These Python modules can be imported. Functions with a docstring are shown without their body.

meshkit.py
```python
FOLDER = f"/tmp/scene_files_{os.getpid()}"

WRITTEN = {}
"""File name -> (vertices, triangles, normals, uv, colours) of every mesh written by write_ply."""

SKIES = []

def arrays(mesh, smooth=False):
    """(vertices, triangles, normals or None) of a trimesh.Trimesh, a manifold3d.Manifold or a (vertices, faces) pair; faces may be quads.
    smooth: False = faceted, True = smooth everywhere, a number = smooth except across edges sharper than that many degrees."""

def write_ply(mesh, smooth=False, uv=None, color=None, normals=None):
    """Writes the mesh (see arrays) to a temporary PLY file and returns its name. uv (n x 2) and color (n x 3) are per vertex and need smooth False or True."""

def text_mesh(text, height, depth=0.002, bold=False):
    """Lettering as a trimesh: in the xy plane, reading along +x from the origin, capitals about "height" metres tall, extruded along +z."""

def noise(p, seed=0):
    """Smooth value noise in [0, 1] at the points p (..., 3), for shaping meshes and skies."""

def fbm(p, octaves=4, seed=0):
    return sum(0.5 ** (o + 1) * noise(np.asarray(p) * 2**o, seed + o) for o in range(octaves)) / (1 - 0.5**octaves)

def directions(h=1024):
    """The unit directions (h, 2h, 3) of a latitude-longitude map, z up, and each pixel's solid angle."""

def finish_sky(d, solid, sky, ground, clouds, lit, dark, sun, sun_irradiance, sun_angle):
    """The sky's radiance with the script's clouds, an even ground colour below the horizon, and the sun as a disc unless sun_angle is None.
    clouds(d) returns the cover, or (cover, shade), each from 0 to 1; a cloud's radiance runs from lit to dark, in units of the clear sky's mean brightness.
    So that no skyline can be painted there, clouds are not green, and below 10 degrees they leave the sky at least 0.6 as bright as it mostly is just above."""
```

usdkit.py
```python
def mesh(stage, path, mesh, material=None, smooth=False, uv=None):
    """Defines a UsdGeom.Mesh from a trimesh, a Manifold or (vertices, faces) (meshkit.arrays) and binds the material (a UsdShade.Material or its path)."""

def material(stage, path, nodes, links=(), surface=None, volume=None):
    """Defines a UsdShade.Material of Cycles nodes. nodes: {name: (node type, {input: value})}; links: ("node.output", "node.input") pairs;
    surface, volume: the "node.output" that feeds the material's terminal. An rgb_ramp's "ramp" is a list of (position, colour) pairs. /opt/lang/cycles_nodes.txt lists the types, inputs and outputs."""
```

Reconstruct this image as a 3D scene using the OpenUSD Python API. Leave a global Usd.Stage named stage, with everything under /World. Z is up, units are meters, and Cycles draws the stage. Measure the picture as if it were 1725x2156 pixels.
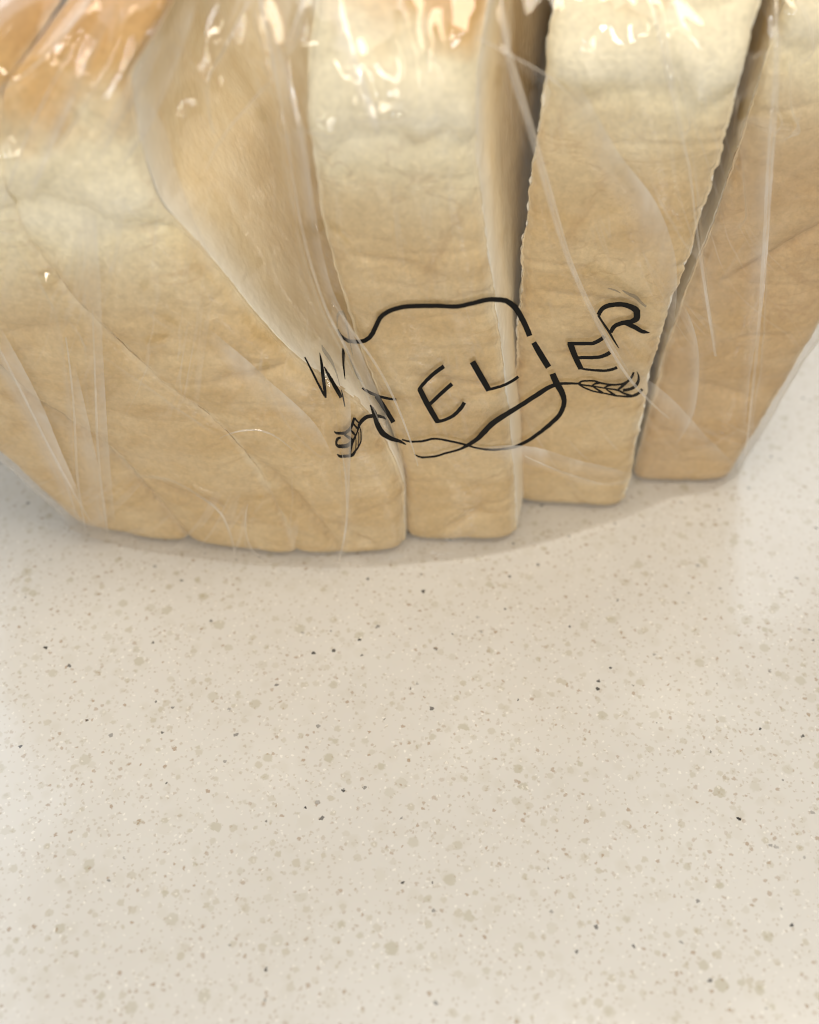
import math
import numpy as np
from scipy import ndimage
from scipy.interpolate import PchipInterpolator, RegularGridInterpolator
import usdkit, meshkit
from pxr import Usd, UsdGeom, UsdLux, Gf, Sdf, UsdShade

stage = Usd.Stage.CreateInMemory()
UsdGeom.SetStageUpAxis(stage, "Z")
UsdGeom.Xform.Define(stage, "/World")
rng = np.random.default_rng(7)

# ------------------------------------------------------------------ camera
PW, PH, FPX = 1725.0, 2156.0, 2400.0          # picture frame and focal length in one unit
PITCH = math.radians(48.0)                    # looking down at the worktop
EYE = np.array([0.0, 0.0, 0.19])
cam = UsdGeom.Camera.Define(stage, "/World/camera")
cam.CreateFocalLengthAttr(35.0)
cam.CreateHorizontalApertureAttr(35.0 * PW / FPX)
cam.CreateVerticalApertureAttr(35.0 * PH / FPX)
cam.CreateClippingRangeAttr(Gf.Vec2f(0.005, 50))
cam.CreateExposureAttr(-0.40)
cam.CreateFStopAttr(8.0)
cam.CreateFocusDistanceAttr(0.212)
cam.AddTranslateOp().Set(Gf.Vec3d(*EYE))
cam.AddRotateXOp().Set(90.0 - math.degrees(PITCH))

# ------------------------------------------------------------------ lamps
def rect(name, pos, target, w, h, intensity, color):
    l = UsdLux.RectLight.Define(stage, "/World/" + name)
    l.CreateWidthAttr(w); l.CreateHeightAttr(h)
    l.CreateIntensityAttr(intensity); l.CreateColorAttr(Gf.Vec3f(*color))
    m = Gf.Matrix4d().SetLookAt(Gf.Vec3d(*pos), Gf.Vec3d(*target), Gf.Vec3d(0, 1, 0.01)).GetInverse()
    l.AddTransformOp().Set(m)
    return l
def bulb(name, pos, r, intensity, color):
    l = UsdLux.SphereLight.Define(stage, "/World/" + name)
    l.CreateRadiusAttr(r); l.CreateIntensityAttr(intensity); l.CreateColorAttr(Gf.Vec3f(*color))
    l.AddTranslateOp().Set(Gf.Vec3d(*pos))
rect("ceiling_panel", (-0.32, 0.02, 1.12), (-0.32, 0.02, 0), 1.1, 0.86, 1.7, (0.92, 0.95, 1.0))
rect("window_light", (-0.80, 0.60, 1.05), (-0.4, 0.3, 0.0), 0.70, 0.7, 4.6, (0.78, 0.89, 1.0))
rect("window_light_001", (0.85, 1.50, 1.05), (0.1, 0.2, 0.0), 1.0, 0.7, 4.0, (0.84, 0.92, 1.0))
rect("warm_panel", (0.20, 0.10, 0.62), (0.0, 0.18, 0.08), 0.30, 0.30, 11.5, (1.0, 0.88, 0.70))
rect("added_strip_light", (-0.06, -0.95, 0.62), (0.0, 0.17, 0.1), 0.032, 0.85, 60.0, (1.0, 0.90, 0.76))  # unseen strip lights, all three added to draw long highlights on the film
rect("added_strip_light_001", (-0.60, -0.75, 0.62), (0.0, 0.17, 0.1), 0.04, 0.75, 32.0, (1.0, 0.90, 0.76))
rect("added_strip_light_002", (0.24, -0.86, 0.66), (0.0, 0.17, 0.1), 0.03, 0.6, 60.0, (0.84, 0.91, 1.0))
dome = UsdLux.DomeLight.Define(stage, "/World/room_light")
dome.CreateIntensityAttr(0.03); dome.CreateColorAttr(Gf.Vec3f(1.0, 0.86, 0.68))

# ------------------------------------------------------------------ helpers
def put(prim, label=None, cat=None, group=None, kind=None):
    for k, v in (("label", label), ("category", cat), ("group", group), ("kind", kind)):
        if v:
            prim.SetCustomDataByKey(k, v)
    return prim
used = {}
def numbered(path):
    n = used.get(path, 0); used[path] = n + 1
    return path if n == 0 else "%s_%03d" % (path, n)
def thing(name, label, cat, group=None, loc=(0, 0, 0)):
    p = numbered("/World/" + name)
    x = UsdGeom.Xform.Define(stage, p); x.AddTranslateOp().Set(Gf.Vec3d(*loc))
    put(x.GetPrim(), label, cat, group)
    return p
def obj(parent, name, v, f, mat, smooth=True, label=None, origin=(0, 0, 0), uv=None):
    p = numbered(parent + "/" + name)
    m = usdkit.mesh(stage, p, (np.asarray(v) - np.asarray(origin), np.asarray(f)), mat, smooth=smooth, uv=uv)
    if label: put(m.GetPrim(), label)
    return m
def rays(px, py):
    """unit directions through picture points"""
    px, py = np.asarray(px, float), np.asarray(py, float)
    a, b = (px - PW / 2) / FPX, (PH / 2 - py) / FPX
    c, s = math.cos(PITCH), math.sin(PITCH)
    d = np.stack([a, c + b * s, -s + b * c], -1)
    return d / np.linalg.norm(d, axis=-1, keepdims=True)
def ground(px, py):
    d = rays(px, py)
    return EYE + d * (EYE[2] / -d[..., 2:3])
def ptri(n, m, wrap=False):
    """triangles of an n x m grid of vertices (row major); wrap closes the rows' first axis"""
    I = np.arange(n if wrap else n - 1)[:, None]; J = np.arange(m - 1)[None]
    a = I * m + J; b = ((I + 1) % n) * m + J
    q = np.stack([a, b, b + 1, a + 1], -1).reshape(-1, 4)
    return np.vstack([q[:, [0, 1, 2]], q[:, [0, 2, 3]]])
def fbm(p, o=4, seed=0):
    return meshkit.fbm(np.asarray(p, float), o, seed) - 0.5

# ------------------------------------------------------------------ materials
LOOK = "/World/Looks/"
def ramp(*s): return [(a, c) for a, c in s]

def crust_material(name, shift, warm):
    """side of a tin loaf: tan below, pale where it rose out of the tin, golden top"""
    tan, tan2 = (0.605, 0.43, 0.205), (0.74, 0.59, 0.355)
    if warm:
        tan, tan2 = (0.54, 0.365, 0.175), (0.65, 0.48, 0.27)
    n = {
        "g": ("texture_coordinate", {}),
        "sx": ("separate_xyz", {}),
        "big": ("noise_texture", {"scale": 38.0, "detail": 4.0, "roughness": 0.55}),
        "zz": ("math", {"math_type": "multiply_add", "value2": 0.030, "value3": -0.015 - shift}),
        "h": ("math", {"math_type": "add"}),
        "hn": ("map_range", {"from_min": 0.0, "from_max": 0.14, "clamp": True}),
        "ochre": ("mix_color", {"b": (0.54, 0.365, 0.16)}),
        "m2": ("noise_texture", {"scale": 52.0, "detail": 4.0, "roughness": 0.6, "distortion": 0.6}),
        "m2r": ("map_range", {"from_min": 0.50, "from_max": 0.68, "to_min": 0.0, "to_max": 0.55, "clamp": True}),
        "m2f": ("math", {"math_type": "multiply"}),
        "uv": ("texture_coordinate", {}), "us": ("separate_xyz", {}),
        "ue": ("math", {"math_type": "subtract", "value2": 0.5}), "ua": ("math", {"math_type": "absolute"}),
        "ub": ("math", {"math_type": "multiply_add", "value2": 0.10}),
        "ur": ("map_range", {"from_min": 0.455, "from_max": 0.515, "to_min": 0.0, "to_max": 0.55, "clamp": True}),
        "mk": ("math", {"math_type": "subtract", "value2": 0.5}), "c4": ("mix_color", {"b": (0.86, 0.77, 0.57)}),
        "grad": ("rgb_ramp", {"ramp": ramp((0.0, tan), (0.50, tan), (0.60, tuple(a * 0.6 + b * 0.4 for a, b in zip(tan, (0.84, 0.75, 0.52)))), (0.655, (0.84, 0.75, 0.52)), (0.69, (0.93, 0.87, 0.68)),
                                            (0.785, (0.88, 0.80, 0.58)), (0.83, (0.68, 0.44, 0.19)), (0.90, (0.55, 0.31, 0.115)), (1.0, (0.46, 0.20, 0.06)))}),
        "mp": ("mapping", {"scale": (1.0, 1.0, 1.7)}),
        "mott": ("noise_texture", {"scale": 75.0, "detail": 5.0, "roughness": 0.6, "distortion": 0.8}),
        "mr": ("map_range", {"from_min": 0.40, "from_max": 0.68, "clamp": True}),
        "low": ("map_range", {"from_min": 0.085, "from_max": 0.070, "clamp": True}),
        "mf": ("math", {"math_type": "multiply"}),
        "mf2": ("math", {"math_type": "multiply", "value2": 0.65}),
        "c1": ("mix_color", {"b": tan2}),
        "fine": ("noise_texture", {"scale": 900.0, "detail": 3.0, "roughness": 0.7}),
        "fr": ("map_range", {"from_min": 0.3, "from_max": 0.72, "to_min": 0.86, "to_max": 1.08, "clamp": True}),
        "c2": ("vector_math", {"math_type": "scale"}),
        # thin darker wrinkle lines
        "mp2": ("mapping", {"scale": (1.0, 1.0, 2.0)}),
        "wr": ("noise_texture", {"scale": 30.0, "detail": 3.0, "roughness": 0.5, "distortion": 1.2}),
        "wa": ("math", {"math_type": "subtract", "value2": 0.5}),
        "wb": ("math", {"math_type": "absolute"}),
        "wc": ("map_range", {"from_min": 0.0, "from_max": 0.016, "to_min": 1.0, "to_max": 0.0, "clamp": True}),
        "gate": ("noise_texture", {"scale": 24.0, "detail": 1.0}),
        "gr": ("map_range", {"from_min": 0.50, "from_max": 0.62, "to_min": 0.0, "to_max": 0.22, "clamp": True}),
        "wd": ("math", {"math_type": "multiply"}),
        "c3": ("mix_color", {"b": (0.33, 0.17, 0.06)}),
        "wh": ("math", {"math_type": "multiply_add", "value2": -0.6}),
        "bmp": ("bump", {"strength": 0.35, "distance": 0.0007}),
        "p": ("principled_bsdf", {"roughness": 0.62, "specular_ior_level": 0.3, "subsurface_weight": 0.0, "subsurface_scale": 0.004,
                                  "subsurface_radius": (1.0, 0.6, 0.3)}),
    }
    L = [("g.object", "sx.vector"), ("g.object", "big.vector"), ("big.fac", "zz.value1"), ("sx.z", "h.value1"), ("zz.value", "h.value2"),
         ("h.value", "hn.value"), ("hn.result", "grad.fac"), ("g.object", "mp.vector"), ("mp.vector", "mott.vector"), ("mott.fac", "mr.value"),
         ("h.value", "low.value"), ("mr.result", "mf.value1"), ("low.result", "mf.value2"), ("mf.value", "mf2.value1"), ("mf2.value", "c1.fac"),
         ("grad.color", "ochre.a"), ("mp.vector", "m2.vector"), ("m2.fac", "m2r.value"), ("m2r.result", "m2f.value1"), ("low.result", "m2f.value2"), ("m2f.value", "ochre.fac"), ("ochre.result", "c1.a"), ("uv.UV", "us.vector"), ("us.x", "ue.value1"), ("ue.value", "ua.value1"), ("mk.value", "ub.value1"), ("ua.value", "ub.value3"), ("ub.value", "ur.value"), ("ur.result", "c4.fac"), ("c3.result", "c4.a"), ("g.object", "fine.vector"), ("fine.fac", "fr.value"), ("c1.result", "c2.vector1"), ("fr.result", "c2.scale"),
         ("g.object", "mp2.vector"), ("mp2.vector", "wr.vector"), ("wr.fac", "wa.value1"), ("wa.value", "wb.value1"), ("wb.value", "wc.value"),
         ("g.object", "gate.vector"), ("gate.fac", "gr.value"), ("wc.result", "wd.value1"), ("gr.result", "wd.value2"), ("wd.value", "c3.fac"), ("c2.vector", "c3.a"),
         ("mott.fac", "mk.value1"), ("c4.result", "p.base_color"), ("wd.value", "wh.value1"), ("fine.fac", "wh.value3"), ("wh.value", "bmp.height"), ("bmp.normal", "p.normal")]
    return usdkit.material(stage, LOOK + name, n, L, surface="p.BSDF")

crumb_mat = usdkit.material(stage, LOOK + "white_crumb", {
    "g": ("texture_coordinate", {}),
    "a": ("noise_texture", {"scale": 150.0, "detail": 4.0, "roughness": 0.6}),
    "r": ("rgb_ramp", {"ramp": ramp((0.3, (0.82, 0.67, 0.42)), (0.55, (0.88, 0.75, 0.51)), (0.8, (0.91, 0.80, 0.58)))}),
    "us": ("separate_xyz", {}), "ur": ("map_range", {"from_min": 0.0, "from_max": 0.19, "to_min": 1.0, "to_max": 0.0, "clamp": True}), "rim": ("mix_color", {"b": (0.93, 0.89, 0.78)}),  # crumb colour whitened towards the cut edge, so the rim looks lit
    "v": ("voronoi_texture", {"scale": 700.0, "feature": "smooth_f1"}),
    "n": ("noise_texture", {"scale": 420.0, "detail": 4.0, "roughness": 0.65}),
    "m": ("math", {"math_type": "multiply_add", "value2": 0.6}),
    "b": ("bump", {"strength": 0.35, "distance": 0.0006}),
    "p": ("principled_bsdf", {"roughness": 0.85, "specular_ior_level": 0.15, "subsurface_weight": 0.0, "subsurface_scale": 0.006, "subsurface_radius": (1.0, 0.75, 0.5)}),
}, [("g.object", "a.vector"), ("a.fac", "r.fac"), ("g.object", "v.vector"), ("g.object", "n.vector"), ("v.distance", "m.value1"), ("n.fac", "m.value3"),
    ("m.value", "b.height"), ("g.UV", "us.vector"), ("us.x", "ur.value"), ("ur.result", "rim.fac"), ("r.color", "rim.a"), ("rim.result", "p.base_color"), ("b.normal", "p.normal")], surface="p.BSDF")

def film_material(name, haze, rough, ior, tint=(0.998, 0.995, 0.99), edge=0.35, fade=False):
    n = {
        "sf": ("layer_weight", {"blend": 0.5}),
        "s5": ("math", {"math_type": "power", "value2": 5.0}),
        "fr": ("math", {"math_type": "multiply_add", "value2": 0.55 - ((ior - 1) / (ior + 1)) ** 2, "value3": ((ior - 1) / (ior + 1)) ** 2}),
        "tr": ("transparent_bsdf", {"color": tint}),
        "gl": ("glossy_bsdf", {"color": (1, 1, 1), "roughness": rough, "distribution": "ggx"}),
        "df": ("diffuse_bsdf", {"color": (0.91, 0.88, 0.84)}),
        "tl": ("translucent_bsdf", {"color": (0.88, 0.87, 0.86)}),
        "hz": ("mix_closure", {"fac": 0.5}),
        "lw": ("layer_weight", {"blend": 0.5}), "lp": ("math", {"math_type": "power", "value2": 2.5}),
        "g": ("geometry", {}),
        "mp": ("mapping", {"scale": (1.0, 1.0, 0.35)}),
        "nz": ("noise_texture", {"scale": 70.0, "detail": 4.0, "roughness": 0.6, "distortion": 0.6}),
        "nr": ("map_range", {"from_min": 0.46, "from_max": 0.75, "to_min": 0.35, "to_max": 2.2, "clamp": True}),
        "h0": ("math", {"math_type": "multiply", "value2": haze}),  # film haze; its milky patches also stand in for the ceiling reflection
        "h1": ("math", {"math_type": "multiply_add", "value2": edge}), "h2": ("math", {"math_type": "add"}),
        "st": ("texture_coordinate", {}), "sm": ("mapping", {"scale": (1.0, 0.055, 1.0)}),
        "sn": ("noise_texture", {"scale": 210.0, "detail": 3.0, "roughness": 0.5, "distortion": 0.5}), "s1": ("math", {"math_type": "subtract", "value2": 0.5}), "s2": ("math", {"math_type": "absolute"}),
        "s3": ("map_range", {"from_min": 0.0, "from_max": 0.022, "to_min": 0.20, "to_max": 0.0, "clamp": True}),
        "sg": ("noise_texture", {"scale": 45.0, "detail": 2.0}), "sr": ("map_range", {"from_min": 0.47, "from_max": 0.66, "to_min": 0.0, "to_max": 1.0, "clamp": True}), "s4": ("math", {"math_type": "multiply"}),
        "m1": ("mix_closure", {}), "m2": ("mix_closure", {}),
    }
    L = [("df.BSDF", "hz.closure1"), ("tl.BSDF", "hz.closure2"), ("g.position", "mp.vector"), ("mp.vector", "nz.vector"), ("nz.fac", "nr.value"), ("nr.result", "h0.value1"),
         ("lw.facing", "lp.value1"), ("lp.value", "h1.value1"), ("h0.value", "h1.value3"), ("st.UV", "sm.vector"), ("sm.vector", "sn.vector"), ("sn.fac", "s1.value1"), ("s1.value", "s2.value1"), ("s2.value", "s3.value"), ("st.UV", "sg.vector"), ("sg.fac", "sr.value"), ("s3.result", "s4.value1"), ("sr.result", "s4.value2"), ("s4.value", "h2.value1"), ("h1.value", "h2.value2"), ("h2.value", "m1.fac"), ("tr.BSDF", "m1.closure1"), ("hz.closure", "m1.closure2"),
         ("sf.facing", "s5.value1"), ("s5.value", "fr.value1"), ("fr.value", "m2.fac"), ("m1.closure", "m2.closure1"), ("gl.BSDF", "m2.closure2")]
    if fade:   # a pleat thins out towards one side and its ends
        n.update({"uv": ("texture_coordinate", {}), "us": ("separate_xyz", {}), "ru": ("map_range", {"from_min": 1.0, "from_max": 0.05, "to_min": 0.0, "to_max": 1.0, "clamp": True}),
                  "pu": ("math", {"math_type": "power", "value2": 1.4}), "v1": ("math", {"math_type": "subtract", "value2": 0.5}), "v2": ("math", {"math_type": "absolute"}),
                  "v3": ("map_range", {"from_min": 0.5, "from_max": 0.34, "to_min": 0.0, "to_max": 1.0, "clamp": True}), "vv": ("math", {"math_type": "multiply"}), "hv": ("math", {"math_type": "multiply"}),
                  "m3": ("mix_closure", {}), "t2": ("transparent_bsdf", {})})
        L += [("uv.UV", "us.vector"), ("us.x", "ru.value"), ("ru.result", "pu.value1"), ("us.y", "v1.value1"), ("v1.value", "v2.value1"), ("v2.value", "v3.value"), ("pu.value", "vv.value1"), ("v3.result", "vv.value2"),
              ("vv.value", "m3.fac"), ("t2.BSDF", "m3.closure1"), ("m2.closure", "m3.closure2")]
        return usdkit.material(stage, LOOK + name, n, L, surface="m3.closure")
    return usdkit.material(stage, LOOK + name, n, L, surface="m2.closure")
film_mat = film_material("clear_film", 0.030, 0.055, 1.68, edge=0.5)
fold_mat = film_material("doubled_film", 0.38, 0.08, 1.85, edge=0.9, fade=True)
ink_mat = usdkit.material(stage, LOOK + "black_ink", {"p": ("principled_bsdf", {"base_color": (0.006, 0.0055, 0.005), "roughness": 0.5, "specular_ior_level": 0.15})}, surface="p.BSDF")
ghost_mat = usdkit.material(stage, LOOK + "grey_ink", {"t": ("transparent_bsdf", {}), "p": ("principled_bsdf", {"base_color": (0.10, 0.105, 0.10), "roughness": 0.5}), "m": ("mix_closure", {"fac": 0.5})},
                            [("t.BSDF", "m.closure1"), ("p.BSDF", "m.closure2")], surface="m.closure")

def counter_material():
    base = (0.59, 0.568, 0.527)
    n = {"g": ("texture_coordinate", {}),
         "wob": ("noise_texture", {"scale": 330.0, "detail": 4.0}),
         "wsub": ("vector_math", {"math_type": "subtract", "vector2": (0.5, 0.5, 0.5)}),
         "wsc": ("vector_math", {"math_type": "scale", "scale": 0.0032}), "wo2": ("noise_texture", {"scale": 1500.0, "detail": 2.0}), "ws2": ("vector_math", {"math_type": "subtract", "vector2": (0.5, 0.5, 0.5)}), "wsd": ("vector_math", {"math_type": "scale", "scale": 0.0010}), "posb": ("vector_math", {"math_type": "add"}),
         "pos": ("vector_math", {"math_type": "add"}),
         "cl": ("noise_texture", {"scale": 26.0, "detail": 3.0}),
         "base": ("rgb_ramp", {"ramp": ramp((0.3, (0.572, 0.545, 0.498)), (0.5, base), (0.7, (0.61, 0.59, 0.548)))}),
         }
    L = [("g.object", "wob.vector"), ("wob.color", "wsub.vector1"), ("wsub.vector", "wsc.vector1"), ("g.object", "pos.vector1"), ("wsc.vector", "pos.vector2"), ("g.object", "wo2.vector"), ("wo2.color", "ws2.vector1"), ("ws2.vector", "wsd.vector1"), ("g.object", "posb.vector1"), ("wsd.vector", "posb.vector2"), ("g.object", "cl.vector"), ("cl.fac", "base.fac")]
    prev = "base.color"
    # name, cells per metre, share of cells, radius low/high (in cells), softness, strength, colour
    kinds = [("cloud", 330, 0.30, 0.16, 0.42, 0.25, 0.22, (0.47, 0.43, 0.34)),
             ("chip", 280, 0.13, 0.08, 0.30, 0.07, 0.50, (0.36, 0.325, 0.215)),
             ("chipb", 470, 0.22, 0.10, 0.33, 0.09, 0.50, (0.40, 0.355, 0.25)),
             ("dust", 1300, 0.28, 0.10, 0.36, 0.12, 0.45, (0.36, 0.29, 0.20)),
             ("white", 1400, 0.11, 0.12, 0.32, 0.10, 0.50, (0.82, 0.79, 0.72)),
             ("brown", 760, 0.10, 0.12, 0.27, 0.10, 0.60, (0.27, 0.165, 0.08)),
             ("black", 330, 0.065, 0.05, 0.13, 0.03, 0.95, (0.015, 0.015, 0.016))]
    for k, (nm, sc, share, r0, r1, soft, st, col) in enumerate(kinds):
        n[nm + "o"] = ("mapping", {"location": (0.37 * k, 0.61 * k, 0.0), "scale": (1, 1, 1)})
        n[nm] = ("voronoi_texture", {"scale": float(sc), "dimensions": "2D", "randomness": 1.0})
        n[nm + "s"] = ("separate_color", {})
        n[nm + "r"] = ("map_range", {"from_min": 0.0, "from_max": share, "to_min": r1, "to_max": r0 * 0.0 + r0, "clamp": True})
        n[nm + "on"] = ("math", {"math_type": "less_than", "value2": share})
        n[nm + "d"] = ("math", {"math_type": "subtract"})
        n[nm + "m"] = ("map_range", {"from_min": soft, "from_max": -soft * 0.4, "clamp": True})
        n[nm + "k"] = ("math", {"math_type": "multiply"})
        n[nm + "v"] = ("map_range", {"from_min": 0.0, "from_max": 1.0, "to_min": st * 0.35, "to_max": st})
        n[nm + "j"] = ("math", {"math_type": "multiply"})
        n[nm + "c"] = ("mix_color", {"b": col})
        L += [("posb.vector" if sc > 250 or nm == "black" else "pos.vector", nm + "o.vector"), (nm + "o.vector", nm + ".vector"), (nm + ".color", nm + "s.color"), (nm + "s.r", nm + "r.value"), (nm + "s.r", nm + "on.value1"),
              (nm + ".distance", nm + "d.value1"), (nm + "r.result", nm + "d.value2"), (nm + "d.value", nm + "m.value"), (nm + "m.result", nm + "k.value1"), (nm + "on.value", nm + "k.value2"),
              (nm + "s.g", nm + "v.value"), (nm + "k.value", nm + "j.value1"), (nm + "v.result", nm + "j.value2"), (nm + "j.value", nm + "c.fac"), (prev, nm + "c.a")]
        prev = nm + "c.result"
    n["rn"] = ("noise_texture", {"scale": 60.0, "detail": 3.0})
    n["rr"] = ("map_range", {"from_min": 0.3, "from_max": 0.7, "to_min": 0.13, "to_max": 0.17})
    n["bn"] = ("noise_texture", {"scale": 55.0, "detail": 2.0})
    n["bp"] = ("bump", {"strength": 0.06, "distance": 0.002})
    n["p"] = ("principled_bsdf", {"ior": 1.5, "specular_ior_level": 0.5, "subsurface_weight": 0.0})
    L += [("g.object", "rn.vector"), ("rn.fac", "rr.value"), ("rr.result", "p.roughness"), (prev, "p.base_color"), ("g.object", "bn.vector"), ("bn.fac", "bp.height"), ("bp.normal", "p.normal")]
    return usdkit.material(stage, LOOK + "speckled_surface", n, L, surface="p.BSDF")
counter_mat = counter_material()

# ------------------------------------------------------------------ worktop
import trimesh
slab = trimesh.creation.box(extents=(1.6, 1.1, 0.03)); slab.apply_translation((0, 0.35, -0.015))
m = usdkit.mesh(stage, "/World/countertop", slab, counter_mat, smooth=False)
put(m.GetPrim(), "pale beige speckled solid surface countertop under the bread bag", "countertop", kind="structure")

# ------------------------------------------------------------------ bread
Z0, HT, DEEP, RT = 0.0004, 0.131, 0.112, 0.034
def perimeter(n_front=230):
    """loop of (depth, height) of a slice, front face dense, starting at the front bottom"""
    pts = []
    rb, rt = 0.0028, RT
    a = np.linspace(-math.pi / 2, -math.pi, 10)[:-1]
    pts += [(rb + rb * math.cos(t), Z0 + rb + rb * math.sin(t)) for t in a]
    pts += [(0, z) for z in np.linspace(Z0 + rb, HT - rt, n_front)[:-1]]
    a = np.linspace(math.pi, math.pi / 2, 50)
    pts += [(rt + rt * math.cos(t), HT - rt + rt * math.sin(t)) for t in a]
    pts += [(d, HT) for d in np.linspace(rt, DEEP - rt, 14)[1:]]
    a = np.linspace(math.pi / 2, 0, 8)[1:]
    pts += [(DEEP - rt + rt * math.cos(t), HT - rt + rt * math.sin(t)) for t in a]
    pts += [(DEEP, z) for z in np.linspace(HT - rt, Z0 + rb, 12)[1:]]
    pts += [(d, Z0) for d in np.linspace(DEEP - rb, rb, 24)]
    return np.array(pts[:-1])
PER = perimeter()
_t = np.roll(PER, -1, 0) - np.roll(PER, 1, 0)
PNRM = np.stack([-_t[:, 1], _t[:, 0]], 1); PNRM /= np.linalg.norm(PNRM, axis=1, keepdims=True)
def front_d(z):
    rt = RT
    k = np.clip((z - (HT - rt)) / rt, 0, 0.999)
    return rt * (1 - np.sqrt(1 - k * k))

def edge_curve(pix, lean):
    """picture points on a slice's front edge -> x(z), y at the bottom"""
    pix = np.array(pix, float)
    base = ground(pix[0, 0], pix[0, 1]); y0 = base[1]
    zs, xs = [], []
    for px, py in pix:
        d = rays(px, py); y = y0
        for _ in range(8):
            p = EYE + d * (y / d[1]); y = y0 + lean * p[2] + float(front_d(min(max(p[2], 0), HT)))
        zs.append(p[2]); xs.append(p[0])
    zs, xs = np.array(zs), np.array(xs)
    o = np.argsort(zs); zs, xs = zs[o], xs[o]
    keep = np.concatenate([[True], np.diff(zs) > 5e-4]); zs, xs = zs[keep], xs[keep]
    f = PchipInterpolator(zs, xs)
    k1 = (xs[-1] - xs[-2]) / (zs[-1] - zs[-2])
    return (lambda z: np.where(z > zs[-1], xs[-1] + k1 * (z - zs[-1]), f(np.clip(z, zs[0], zs[-1])))), y0

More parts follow.
